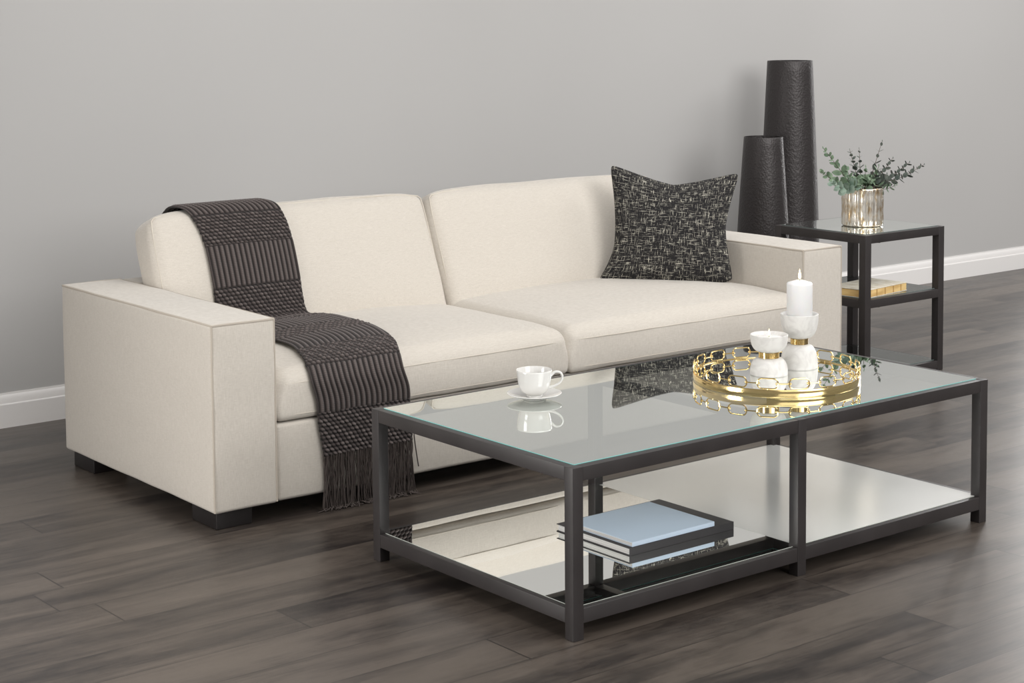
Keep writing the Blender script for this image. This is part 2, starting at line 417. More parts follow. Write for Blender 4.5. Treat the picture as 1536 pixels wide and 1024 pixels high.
# seat cushions
def seat(a0, a1, seed):
    z0, z1, b0, b1 = .288, .440, .002, .80
    h = ((a1 - a0) / 2, (b1 - b0) / 2, (z1 - z0) / 2); c = ((a0 + a1) / 2, (b0 + b1) / 2, (z0 + z1) / 2)
    V, F = rbox(h, .048, 0, 7, (44, 30, 8), .018); W = []
    for p in V:
        u, v, w = (max(-1, min(1, p[i] / h[i])) for i in range(3))
        t = (w + 1) / 2
        top = max(0, w) ** 3
        cr = .032 * (1 - abs(u) ** 3) ** .8 * (1 - abs(v) ** 3.5) * top
        n = noise.noise(Vector((p[0] * 2.4 + seed, p[1] * 2.4, 0))) * .007 * top
        fr = -.008 * (1 - u ** 4) * (1 - w * w) * (1 if v < -.95 else 0)
        sd = .007 * (1 - w * w) * u
        # upper front edge sits slightly back for a soft roll
        W.append((p[0] + sd, p[1] + fr, p[2] + cr + n))
    W = soften(W, .0025, 8, seed)
    W = [(p[0] + c[0], p[1] + c[1], p[2] + c[2]) for p in W]
    o = MB().add(W, F).build('seat_cushion', FAB, sofa, angle=70)
    m = MB()
    for zz in (z1 - .040, z0 + .018):
        pts = []
        for i in range(41):
            a = a0 + .03 + (a1 - a0 - .06) * i / 40
            pts.append((a, b0 - .0065 + (.008 * abs(2 * i / 40 - 1) ** 8), zz + .0015 * noise.noise(Vector((a * 8, seed, 0)))))
        m.tube(pts, .0010 if zz < .35 else .0013, 6)
    m.build('piping', PIPE, o)
    return o, W, F
TILT = math.radians(21)
def backc(a0, a1, seed):
    # local: u = a, v = up the face, w = depth behind the face
    Hh, Dd = .468, .145
    h = ((a1 - a0) / 2, Dd / 2, Hh / 2)
    V, F = rbox(h, .036, 0, 6, (40, 6, 22)); W = []
    for p in V:
        u, v, w = (max(-1, min(1, p[i] / h[i])) for i in range(3))
        fr = .036 * (1 - abs(u) ** 3.2) ** .8 * (1 - abs(w) ** 3.5) ** .8 * max(0, -v)
        bkb = .014 * (1 - abs(u) ** 3) * (1 - abs(w) ** 3) * max(0, v)
        tp = .013 * (1 - abs(u) ** 4) * (1 - v * v) * max(0, w)
        sd = .008 * (1 - v * v) * (1 - abs(w) ** 3) * u
        n = noise.noise(Vector((p[0] * 2.2 + seed, p[2] * 2.6, 0))) * .008 * max(0, -v)
        dr = .018 * abs(u) ** 10 * max(0, w) ** 6
        W.append((p[0] + sd - dr * .6 * (1 if u > 0 else -1), p[1] - fr + bkb + n, p[2] + tp - dr))
    W = soften(W, .003, 6, seed)
    out = []
    for x, y, z in W:
        yy = y + h[1]; zz = z + h[2]
        b = .663 + zz * math.sin(TILT) + yy * math.cos(TILT)
        zc = .405 + zz * math.cos(TILT) - yy * math.sin(TILT)
        out.append((x + (a0 + a1) / 2, b, zc))
    o = MB().add(out, F).build('back_cushion', FAB, sofa, angle=70)
    m = MB(); pts = []
    def P(x, yy, zz): return (x + (a0 + a1) / 2, .663 + zz * math.sin(TILT) + yy * math.cos(TILT), .405 + zz * math.cos(TILT) - yy * math.sin(TILT))
    rr = .02
    loop = []
    for k in range(60):
        # rounded rectangle round the front face edge
        t = k / 60
        pass
    xs = h[0] - .0085; zt = Hh - .0105; zb = .0105
    for i in range(13): loop.append((-xs, zb + (zt - zb) * i / 12 if 0 < i < 12 else (zb + .01 if i == 0 else zt - .01)))
    for i in range(25): loop.append((-xs + .01 + (2 * xs - .02) * i / 24, zt))
    for i in range(13): loop.append((xs, zt - .01 - (zt - zb - .02) * i / 12))
    for i in range(25): loop.append((xs - .01 - (2 * xs - .02) * i / 24, zb))
    for x, z in loop:
        uu, ww = x / h[0], (z - h[2]) / h[2]
        bz = .013 * (1 - abs(uu) ** 4) * .3 * max(0, ww); sdx = .0
        ed = .018 * abs(uu) ** 10 * max(0, ww) ** 6
        pts.append(P(x - ed * .6 * (1 if uu > 0 else -1), .0095, z + bz - ed))
    m.tube(pts, .0024, 6, closed=True)
    m.build('piping', PIPE, o)
    return o, out, F
bodies = []
for i, (a0, a1) in enumerate(((IN0 + .002, MID - .002), (MID + .002, IN1 - .002))):
    bodies.append(seat(a0, a1, 3 + i * 11)); bodies.append(backc(a0 + .006, a1 - .003, 5 + i * 7))

# collision surface in sofa space, used to lay the blanket and the pillow
vv = []; ff = []
for o, W, F in bodies:
    n = len(vv); vv += [Vector(p) for p in W]; ff += [tuple(i + n for i in q) for q in F]
n = len(vv); V8 = [(x, y, z) for z in (LB, .283) for y in (.002, .5) for x in (IN0, IN1)]
vv += [Vector(p) for p in V8]; ff += [tuple(i + n for i in q) for q in [(0, 2, 3, 1), (4, 5, 7, 6), (0, 1, 5, 4), (2, 6, 7, 3), (0, 4, 6, 2), (1, 3, 7, 5)]]
BVH = BVHTree.FromPolygons(vv, ff)

# ------------------------------------------------------------------ throw blanket
def catmull(P, n):
    P = np.array(P, float); out = []
    Q = np.vstack([2 * P[0] - P[1], P, 2 * P[-1] - P[-2]])
    for i in range(1, len(Q) - 2):
        for k in range(n):
            t = k / n
            out.append(.5 * ((2 * Q[i]) + (-Q[i - 1] + Q[i + 1]) * t + (2 * Q[i - 1] - 5 * Q[i] + 4 * Q[i + 1] - Q[i + 2]) * t * t + (-Q[i - 1] + 3 * Q[i] - 3 * Q[i + 1] + Q[i + 2]) * t ** 3))
    out.append(Q[-2]); return np.array(out)
def build_throw():
    # b, z, a_left, a_right along the blanket
    K = [(.955, .60, .32, .65), (.965, .70, .32, .65), (.955, .79, .323, .655), (.915, .853, .325, .662), (.865, .872, .332, .675), (.81, .856, .350, .70),
         (.765, .80, .372, .712), (.735, .73, .384, .717), (.69, .61, .387, .714), (.662, .54, .385, .711), (.632, .482, .39, .715), (.585, .468, .395, .745),
         (.50, .475, .395, .757), (.40, .478, .390, .755), (.30, .475, .385, .742), (.19, .472, .378, .718), (.09, .462, .350, .690), (.02, .440, .325, .662),
         (-.016, .400, .322, .655), (-.024, .34, .338, .675), (-.024, .28, .346, .682), (-.020, .22, .357, .686), (-.018, .165, .367, .690)]
    C = catmull(K, 24)
    d = np.r_[0, np.cumsum(np.hypot(np.diff(C[:, 0]), np.diff(C[:, 1])))]
    Ls = d[-1]; ns = int(Ls / .0024); na = 150
    s = np.linspace(0, Ls, ns); C = np.stack([np.interp(s, d, C[:, i]) for i in range(4)], 1)
    # band limits, measured back from the front hem
    T = np.gradient(C[:, :2], axis=0); T /= np.linalg.norm(T, axis=1)[:, None]
    Nn = np.stack([T[:, 1], -T[:, 0]], 1)      # outward (b,z) : for front hang T=(0,-1) -> (-1,0)
    P = np.zeros((ns, na, 3)); aa = np.linspace(0, 1, na)
    off = np.zeros((ns, 13)); ac = np.linspace(0, 1, 13)
    for i in range(ns):
        nb, nz = Nn[i]
        for j in range(13):
            a = C[i, 2] + (C[i, 3] - C[i, 2]) * ac[j]
            o = Vector((a, C[i, 0] + nb * .07, C[i, 1] + nz * .07)); h = BVH.ray_cast(o, Vector((0, -nb, -nz)), .13)
            off[i, j] = .07 - h[3] + .0035 if h[0] is not None else np.nan
    for j in range(13):
        c = off[:, j]; ok = ~np.isnan(c); c = np.interp(np.arange(ns), np.arange(ns)[ok], c[ok])
        off[:, j] = np.clip(c, -.03, .06)
    raw = off.copy(); kw = 41; ker = np.hanning(kw); ker /= ker.sum()
    for _ in range(2):
        for j in range(13): off[:, j] = np.convolve(np.pad(off[:, j], kw // 2, mode='edge'), ker, mode='valid')
        off = np.maximum(off, raw)
    for j in range(13): off[:, j] = np.convolve(np.pad(off[:, j], 10, mode='edge'), np.ones(21) / 21, mode='valid')
    # knit relief
    sr = Ls - s                                   # distance from the hem
    bands = [('b', .135), ('r', .150), ('b', .120), ('r', .165), ('b', .115), ('r', .150), ('b', .03), ('r', .05), ('b', .115), ('r', .145), ('b', .115), ('r', .16), ('b', .1), ('r', .3)]
    lim = np.cumsum([0] + [b[1] for b in bands])
    V = np.zeros((ns * na, 3)); H = np.zeros(ns * na)
    nr = 18; wr = .36
    for i in range(ns):
        w = max(0, min(len(bands) - 1, int(np.searchsorted(lim, sr[i], side='right') - 1)))
        dist = min(abs(sr[i] - lim[w]), abs(lim[w + 1] - sr[i]))
        # 'b' bobbles, 'r' ribs
        wob = .10 * math.sin(sr[i] * 9) + .06 * math.sin(sr[i] * 23)
        x = aa * nr + wob
        rib = np.abs(np.cos(PI * x)) ** 1.1 * (.82 + .18 * np.cos(2 * PI * (sr[i] / .006)))
        row = sr[i] / .0130; xo = .12 * math.sin(sr[i] * 61) + aa * nr * 1.15 + .5 * (int(math.floor(row)) % 2)
        fy = row - math.floor(row)
        cell = np.floor(xo) * 7.13 + math.floor(row) * 3.71
        jit = .80 + .20 * np.sin(cell * 12.9898); sk = (fy - .5) * .35
        bob = jit * np.clip(1 - ((np.mod(xo, 1) - .5 + sk) / .53) ** 2 - ((fy - .5) / .53) ** 2, 0, 1) ** .65
        if bands[w][0] == 'r': hgt = rib
        else: hgt = bob
        fade = min(1, dist / .004) if w > 0 else 1
        hgt = hgt * (.35 + .65 * fade)
        edge = np.clip(np.minimum(aa, 1 - aa) / .018, 0, 1)
        hgt = hgt * (.4 + .6 * edge)
        o2 = np.interp(aa, ac, off[i])
        ripple = .004 * np.sin(aa * 9 + sr[i] * 3) * min(1, max(0, (.4 - abs(sr[i] - .1)) / .4)) 
        amp = .009
        tot = o2 + .004 + hgt * amp + ripple * .5 + .002
        V[i * na:(i + 1) * na, 0] = C[i, 2] + (C[i, 3] - C[i, 2]) * aa
        V[i * na:(i + 1) * na, 1] = C[i, 0] + Nn[i, 0] * tot
        V[i * na:(i + 1) * na, 2] = C[i, 1] + Nn[i, 1] * tot
        H[i * na:(i + 1) * na] = hgt
    org = np.array([.52, -.03, 0])
    V -= org
    F = [(i * na + j, (i + 1) * na + j, (i + 1) * na + j + 1, i * na + j + 1) for i in range(ns - 1) for j in range(na - 1)]
    t = thing('throw_blanket', 'charcoal ribbed and bobble knit throw draped over the left half of the sofa', 'throw', sw(*org), SR)
    me = bpy.data.meshes.new('knitted_cloth'); me.from_pydata([tuple(p) for p in V], [], F)
    at = me.attributes.new('height', 'FLOAT', 'POINT'); at.data.foreach_set('value', H)
    me.materials.append(KNIT); me.polygons.foreach_set('use_smooth', [True] * len(me.polygons))
    o = link(bpy.data.objects.new('knitted_cloth', me), t)
    sol = o.modifiers.new('thick', 'SOLIDIFY'); sol.thickness = .003; sol.offset = -1
    # fringe
    m = MB(); r = random.Random(5)
    hem = V[-na:]
    for k in range(58):
        f = (k + .5) / 58; p = hem[int(f * (na - 1))]
        for q in range(3):
            x0 = p[0] + r.uniform(-.003, .003); y0 = p[1] + r.uniform(-.003, .004); z0 = p[2] + .006
            L = r.uniform(.16, .20); pts = []; sway = r.uniform(-.018, .018) ; ph = r.uniform(0, 6); wv = r.uniform(.001, .004)
            n = 22; x, y, z = x0, y0, z0; step = L / n; dirx = r.uniform(-1, 1); diry = r.uniform(-1, -.1)
            for i in range(n + 1):
                tt = i / n
                pts.append((x + sway * tt ** 1.4 + wv * math.sin(ph + tt * 11), y + wv * .7 * math.cos(ph + tt * 9) - .004 * tt, max(z, .0028)))
                if z > .012: z -= step
                else: x += dirx * step * .8; y += diry * step * .8; z = max(.0035, z - step * .3)
            m.tube(pts, lambda u: .0017, 5)
    for f, L in ((1.0, .105),):
        p = hem[-1]; pts = [(p[0] + .004 + .016 * (i / 10) ** 1.2, p[1] - .002, p[2] + .02 - L * i / 10) for i in range(11)]
        m.tube(pts, .002, 5)
    m.build('fringe', STRING, t)['kind'] = 'stuff'
    return t
build_throw()

# ------------------------------------------------------------------ pillow
def build_pillow():
    BL = Vector((2.000, .640, .458)); BR = Vector((2.385, .285, .456)); TL = Vector((2.092, .671, .905)); TR = Vector((2.475, .345, .870))
    nrm = (BR - BL).cross(TL - BL).normalized()
    if nrm.y > 0: nrm = -nrm
    n = 56; V = []; F = []; UV = []
    up = ((TL - BL) + (TR - BR)).normalized(); rt = ((BR - BL) + (TR - TL)).normalized()
    for side in (1, -1):
        for j in range(n + 1):
            for i in range(n + 1):
                u = -1 + 2 * i / n; v = -1 + 2 * j / n
                # denser towards the edges
                uu = math.sin(u * PI / 2); v2 = math.sin(v * PI / 2)
                s, t = (uu + 1) / 2, (v2 + 1) / 2
                P = BL * (1 - s) * (1 - t) + BR * s * (1 - t) + TL * (1 - s) * t + TR * s * t
                dip = .068 * (1 - abs(uu) ** 1.25); P = P - up * dip * max(0, v2) ** 1.6
                P = P + up * .010 * (1 - uu * uu) * max(0, -v2) ** 2 * -1 * .3
                sL = .052 * max(0, 1 - abs((v2 + .35) / (1.35 if v2 > -.35 else .65)) ** 1.7); sR = .044 * max(0, 1 - abs(v2 + .02) ** 1.5)
                P = P + rt * sL * (max(0, -uu) ** 2) - rt * sR * (max(0, uu) ** 2)
                cf = (abs(uu) * abs(v2)) ** 12
                P = P.lerp((BL + BR + TL + TR) / 4, .05 * cf)
                th = .095 * ((1 - uu * uu) * (1 - v2 * v2)) ** .45 * (1 - .12 * v2)
                th += .006 * noise.noise(Vector((uu * 2.2, v2 * 2.2, side))) * (1 - uu ** 4) * (1 - v2 ** 4)
                cr = .016 * math.exp(-((uu * .8 + .0) ** 2) * 9) * max(0, v2) ** 3 * side
                P = P + nrm * (th * (1.0 if side > 0 else .75)) * side
                V.append(P); UV.append((uu * .24 + side, v2 * .24))
    st = (n + 1) ** 2
    for j in range(n):
        for i in range(n):
            a = j * (n + 1) + i
            F.append((a, a + 1, a + n + 2, a + n + 1)); F.append((st + a, st + a + n + 1, st + a + n + 2, st + a + 1))
    c = Vector((2.2, .46, .455))
    me = bpy.data.meshes.new('throw_pillow'); me.from_pydata([tuple(p - c) for p in V], [], F)
    uvl = me.uv_layers.new(name='cloth')
    for l in me.loops: uvl.data[l.index].uv = UV[l.vertex_index]
    import bmesh
    bm = bmesh.new(); bm.from_mesh(me); bmesh.ops.remove_doubles(bm, verts=bm.verts, dist=1e-5); bmesh.ops.recalc_face_normals(bm, faces=bm.faces); bm.to_mesh(me); bm.free()
    me.materials.append(TWEED); me.polygons.foreach_set('use_smooth', [True] * len(me.polygons))
    o = link(bpy.data.objects.new('throw_pillow', me)); o.location = sw(*c); o.rotation_euler = (0, 0, SR)
    tag(o, 'square black tweed pillow with pale flecks, propped in the right corner of the sofa', 'pillow')
build_pillow()

# ------------------------------------------------------------------ coffee table
TL_, TW, TH = 1.578, .844, .42
ct = thing('coffee_table', 'low rectangular coffee table with dark metal frame, clear glass top and mirrored lower shelf', 'coffee table')
lw = .032
for x in (0, .776, TL_ - lw):
    for y in (0, TW - lw):
        MB().box(x, x + lw, y, y + lw, 0, TH - .0005, .0012).build('leg', STEEL, ct)
def frame(name, z0, z1, L, W, lw, parent, mat, cross=None, xs=None):
    m = MB(); e = .0006
    cols = xs or [0, L - lw]
    for a, b in zip(cols[:-1], cols[1:]):
        for y in (0, W - lw): m.box(a + lw, b, y + e, y + lw - e, z0, z1, .001)
    for x in (cols[0], cols[-1]): m.box(x + e, x + lw - e, lw, W - lw, z0, z1, .001)
    if cross: m.box(cross, cross + lw, lw, W - lw, z0, z1 - .012, .001)
    return m.build(name, mat, parent)
frame('top_frame', .385, .4195, TL_, TW, lw, ct, STEEL, .776, [0, .776, TL_ - lw])
frame('bottom_frame', .040, .0765, TL_, TW, lw, ct, STEEL, None, [0, .776, TL_ - lw])
def slab(name, x0, x1, y0, y1, z0, z1, mats, parent):
    v = [(x, y, z) for z in (z0, z1) for y in (y0, y1) for x in (x0, x1)]
    m = MB(); m.add(v, [(4, 5, 7, 6)], 0); m.add(v, [(0, 2, 3, 1)], 1); m.add(v, [(0, 1, 5, 4), (2, 6, 7, 3), (0, 4, 6, 2), (1, 3, 7, 5)], 2)
    return m.build(name, mats, parent, smooth=False)
slab('glass_top', .024, TL_ - .024, .024, TW - .024, .4135, .4215, [GLASS, CLEAR, TEAL], ct)
slab('mirror_shelf', .018, .7915, .018, TW - .018, .0766, .0780, [MIRROR, FOOT, EDGE], ct)
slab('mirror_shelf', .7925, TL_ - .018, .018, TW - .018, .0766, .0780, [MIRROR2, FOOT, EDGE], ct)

# ------------------------------------------------------------------ side table
TX, TY, TS, TT = 2.778, 1.480, .489, .597
st = thing('side_table', 'square dark metal side table with three glass tiers, at the right end of the sofa', 'side table', (TX, TY, 0))
l2 = .034
for x in (0, TS - l2):
    for y in (0, TS - l2): MB().box(x, x + l2, y, y + l2, 0, TT - .0005, .0012).build('leg', STEEL, st)
for z1, nm in ((TT - .0005, 'top_frame'), (.338, 'middle_frame'), (.040, 'bottom_frame')):
    frame(nm, z1 - .034, z1, TS, TS, l2, st, STEEL)
    slab('glass_shelf', .02, TS - .02, .02, TS - .02, z1 - .004, z1 + .0025, [GLASS if z1 > .5 else GLASS2, CLEAR, EDGE2], st)
for x, y in ((.1, .03), (TS - .06, .03)):
    for z in (.563, .304):
        MB().lathe([(.006, -.004), (.006, 0)], 12, (x if x < .3 else TS - .05, .018, z)).build('levelling_screw', STEEL, st)

# ------------------------------------------------------------------ cup and saucer
ZT = .4222
cx, cy = .405, .640
s_ = MB().lathe([(0, .0), (.030, 0), (.032, .0015), (.030, .004), (.045, .006), (.062, .011), (.0755, .0165), (.0762, .018), (.0745, .0188), (.060, .0138), (.040, .0085), (.028, .0068), (0, .0065)], 64)
so = s_.build('saucer', PORC, None, loc=(cx, cy, ZT)); tag(so, 'round white porcelain saucer lying on the glass coffee table under the teacup', 'saucer')
cup = thing('teacup', 'white porcelain teacup with a looped handle, standing on its saucer', 'cup', (cx, cy, ZT + .0072), math.radians(-38))
prof = [(0, 0), (.022, 0), (.0225, .004), (.021, .0055), (.029, .009), (.038, .018), (.0435, .032), (.0468, .050), (.0492, .0705), (.0498, .0745), (.0490, .0752), (.0480, .0735), (.0455, .052), (.0415, .032), (.036, .020), (.026, .0115), (0, .0105)]
MB().lathe(prof, 64).build('bowl', PORC, cup, angle=60)
hp = catmull([(.0455, 0, .058), (.058, 0, .068), (.072, 0, .066), (.078, 0, .054), (.072, 0, .040), (.058, 0, .030), (.0415, 0, .024)], 8)
MB().tube([tuple(p) for p in hp], lambda t: .0032 + .0012 * abs(2 * t - 1) ** 2, 10).build('handle', PORC, cup)

# ------------------------------------------------------------------ tray
tx, ty = 1.094, .378; RT = .240
tray = thing('round_tray', 'round brass tray with a mirror base and chain link gallery, on the coffee table', 'tray', (tx, ty, ZT))
zr = .0225
MB().lathe([(RT - .004, .001), (RT - .001, 0), (RT, .0015), (RT, zr - .002), (RT - .0012, zr), (RT - .004, zr), (RT - .0048, zr - .001), (RT - .0048, .016), (RT - .01, .0155)], 128).build('rim', BRASS, tray)
tray.children[0].data.polygons[0].use_smooth
MB().lathe([(0, .0002), (RT - .0052, .0002), (RT - .0052, .0198), (0, .0198)], 96).build('mirror_base', MIRROR, tray, angle=30)
NL = 17
def stadium(hw, hh, n=10):
    pts = []
    c = hw - hh * .92
    for i in range(n + 1):
        t = -PI / 2 + PI * i / n; pts.append((c + hh * .92 * math.cos(t), hh * math.sin(t)))
    for i in range(n + 1):
        t = PI / 2 + PI * i / n; pts.append((-c + hh * .92 * math.cos(t), hh * math.sin(t)))
    return pts
link_me = None
for k in range(NL):
    t = 2 * PI * k / NL + .10
    R = RT - .0035
    if link_me is None:
        m = MB(); m.tube([(0, x, z) for x, z in stadium(.029, .0142)], .0021, 8, closed=True)
        o = m.build('chain_link', BRASS, tray); link_me = o.data
        b = MB(); half = PI / NL
        pts = []
        for i in range(7):
            q = half * 2 * (.29 + .42 * i / 6); pts.append((R * math.cos(q) - R, R * math.sin(q), 0))
        b.tube(pts, .0019, 8)
        for e in (pts[0], pts[-1]):
            b.lathe([(0, -.0042), (.0032, -.003), (.0042, 0), (.0032, .003), (0, .0042)], 10, e)
        ob = b.build('chain_bar', BRASS, tray); bar_me = ob.data
        pb = MB().lathe([(.002, -.0195), (.002, -.0142)], 8).build('link_post', BRASS, tray); post_me = pb.data
    else:
        o = bpy.data.objects.new('chain_link', link_me); link(o, tray)
        ob = bpy.data.objects.new('chain_bar', bar_me); link(ob, tray)
        pb = bpy.data.objects.new('link_post', post_me); link(pb, tray)
    zc = zr + .0165
    for q in (o, ob, pb):
        q.location = (R * math.cos(t), R * math.sin(t), zc); q.rotation_euler = (0, 0, t)

# ------------------------------------------------------------------ candle holders
ZB = ZT + .0200
def holder(x, y, dome, band, cupd, rd, rc, rb, label):
    t = thing('candle_holder', label, 'candle holder', (x, y, ZB))
    p = [(0, 0), (rd - .0015, 0), (rd, .002)]
    n = 12
    for i in range(n + 1):
        q = i / n; z = .004 + (dome - .004) * q
        p.append((rb * .9 + (rd - rb * .9) * math.sqrt(max(0, 1 - q ** 2.6)), z))
    p.append((0, dome))
    MB().lathe(p, 64).build('dome_base', MARBLE, t, angle=50)
    MB().lathe([(rb * .8, dome), (rb, dome), (rb, dome + band), (rb * .8, dome + band)], 64).build('band', BRASS, t, angle=30)
    p = [(0, dome + band)]
    for i in range(n + 1):
        q = i / n; p.append((rb * .9 + (rc - rb * .9) * math.sqrt(max(0, 1 - (1 - q) ** 2.4)), dome + band + cupd * q))
    p += [(rc - .001, dome + band + cupd + .0008), (rc - .005, dome + band + cupd), (rc * .8, dome + band + cupd - .010), (0, dome + band + cupd - .012)]
    MB().lathe(p, 64).build('bowl', MARBLE, t, angle=50)
    return ZB + dome + band + cupd - .0115
hx, hy = 1.212, .397
z1 = holder(hx, hy, .071, .016, .072, .054, .0555, .0262, 'taller white marble hourglass candle holder with brass band, holding the pillar candle')
h2x, h2y = 1.070, .384
z2 = holder(h2x, h2y, .0505, .016, .050, .054, .0545, .030, 'shorter white marble hourglass candle holder with brass band, holding the low candle')
def flame(parent, z, s=1.0):
    MB().tube([(0, 0, z - .004), (.0005, 0, z + .005 * s)], .0008, 6).build('wick', WICK, parent)
    p = [(0, 0), (.0022, .001), (.0042, .006), (.0044, .010), (.0036, .016), (.002, .023), (.0008, .029), (0, .032)]
    MB().lathe([(r * s, z + .003 + q * s) for r, q in p], 20).build('flame', FLAME, parent)
pc = thing('pillar_candle', 'lit white pillar candle standing in the taller marble holder', 'candle', (hx, hy, z1))
MB().lathe([(0, 0), (.0365, 0), (.0375, .001), (.0375, .097), (.0372, .101), (.035, .104), (.012, .111), (.006, .1108), (0, .110)], 48).build('wax_body', WAX, pc, angle=50)
flame(pc, .111, .95)
lc = thing('tealight_candle', 'low lit candle melted level inside the shorter marble holder', 'candle', (h2x, h2y, z2))
MB().lathe([(0, 0), (.037, 0), (.037, .0045), (.034, .005), (0, .0042)], 48).build('wax_body', WAX, lc, angle=50)
flame(lc, .005, .65)

# ------------------------------------------------------------------ books
def book(name, label, x, y, z, sx, sy, h, cover, pages, rz=0, ct=.0022, spine='front', inset=.004):
    t = thing(name, label, 'book', (x, y, z), rz)
    m = MB()
    m.box(0, sx, 0, sy, 0, ct, .0008); m.box(0, sx, 0, sy, h - ct, h, .0008); m.box(0, sx, 0, ct, ct * .5, h - ct * .5, .0008)
    m.build('cover', cover, t)
    MB().box(inset, sx - inset, ct, sy - inset, ct, h - ct).build('pages', pages, t, smooth=False)
    return t
ZS = .0781
book('art_book', 'large charcoal hardcover book lying flat on the mirrored shelf, under the blue book', .387, .229, ZS, .383, .297, .021, BLACKC, PAGES)
book('art_book', 'pale blue softcover book lying on top of the charcoal hardcover', .399, .232, ZS + .0212, .300, .258, .0125, BLUE, PAGES, 0, .0016, inset=.002)
# old book on side table
ob_ = thing('old_book', 'small antique book with ochre page edges and cream cover, on the middle glass shelf', 'book', (2.812, 1.502, .3407), math.radians(7))
m = MB(); m.box(0, .29, 0, .18, .002, .030, .002); m.build('pages', OCHRE, ob_)
m = MB(); m.box(-.002, .292, -.001, .182, .0305, .0335, .001); m.box(-.002, .292, -.001, .182, 0, .002, .0008); m.build('cover', CREAMP, ob_)
RIBM = simple('ochre_dark', (.45, .27, .09), .7)
for x in (.07, .13, .19, .245): MB().box(x, x + .004, -.0016, .0, .003, .0295).build('spine_rib', RIBM, ob_)

# ------------------------------------------------------------------ floor vases
def vase(x, y, prof, label):
    P = [(0, .0)] + prof
    rin = [(r - .006, z) for r, z in prof[::-1]]
    rin = [(r, z if k else z) for k, (r, z) in enumerate(rin)]
    P = P + [(prof[-1][0] - .001, prof[-1][1] + .002), (prof[-1][0] - .005, prof[-1][1] + .002)] + [(r, max(z, .01)) for r, z in rin[1:]] + [(0, .01)]
    m = MB().lathe(P, 96)
    o = m.build('floor_vase', VASE, None, angle=60, loc=(x, y, 0)); tag(o, label, 'vase')
def vprof(rb, rt, H, bulge):
    out = []
    for i in range(25):
        t = i / 24; out.append((rb + (rt - rb) * t + bulge * math.sin(PI * t ** .8), H * t))
    return [(rb - .006, 0)] + [(r, max(z, .004)) for r, z in out]
vase(3.657, 2.70, vprof(.146, .107, 1.243, .008), 'tall tapered black hammered floor vase, the taller one beside the wall')
vase(3.267, 2.50, vprof(.132, .088, .911, .008), 'short tapered black hammered floor vase, standing before the taller vase')

# ------------------------------------------------------------------ pot and eucalyptus
px_, py_, pz_ = 3.023, 1.708, .6
NF = 26
flute = lambda t, z: 1 - .035 * abs(math.sin(NF * t / 2)) ** .7 if .006 < z < .150 else 1 - .02
P = [(0, 0), (.080, 0), (.0845, .004)] + [(.0855 + .0008 * math.sin(i), .007 + .142 * i / 12) for i in range(13)] + [(.085, .154), (.083, .156), (.080, .154), (.079, .14), (.079, .02), (0, .02)]
pot = MB().lathe(P, 208, rfun=lambda t, z: flute(t, z)).build('planter', POT, None, angle=80, loc=(px_, py_, pz_))
tag(pot, 'fluted gold mercury glass planter standing on top of the side table', 'planter')
plant = thing('eucalyptus_plant', 'small spray of grey green eucalyptus stems growing out of the gold planter', 'plant', (px_, py_, pz_ + .022))
TIPS = [((2.777, 1.702, 0.93), 0.017, 0, 9), ((2.716, 1.662, 0.845), 0.017, 0, 9), ((2.742, 1.632, 0.799), 0.019, 2, 8), ((2.994, 1.752, 0.907), 0.013, 1, 10), ((3.04, 1.742, 0.911), 0.011, 1, 7), ((3.22, 1.772, 0.931), 0.014, 1, 7), ((3.326, 1.802, 0.853), 0.015, 1, 9), ((3.374, 1.752, 0.836), 0.015, 1, 11), ((3.384, 1.682, 0.83), 0.015, 1, 13), ((3.133, 1.622, 0.764), 0.015, 0, 6), ((3.013, 1.682, 0.838), 0.019, 0, 5), ((3.116, 1.702, 0.836), 0.019, 0, 6), ((2.917, 1.652, 0.818), 0.017, 0, 4), ((3.015, 1.652, 0.801), 0.018, 0, 4), ((3.155, 1.692, 0.801), 0.018, 1, 5), ((2.921, 1.712, 0.847), 0.017, 0, 5)]
def leaf_disc(m, c, nrm, up, r, mi):
    nrm = nrm.normalized(); x = up.cross(nrm)
    if x.length < 1e-4: x = nrm.orthogonal()
    x.normalize(); y = nrm.cross(x)
    V = [c + y * r * .1 + nrm * r * .1]; n = 9
    for k in range(n):
        t = 2 * PI * k / n - PI / 2
        rr = r * (1 + (.18 if k == n // 2 else 0))
        V.append(c + x * (rr * .86 * math.cos(t)) + y * (r + rr * math.sin(t)) )
    F = [(0, 1 + k, 1 + (k + 1) % n) for k in range(n)]
    m.add([tuple(v) for v in V], F, mi)
rl = random.Random(11)
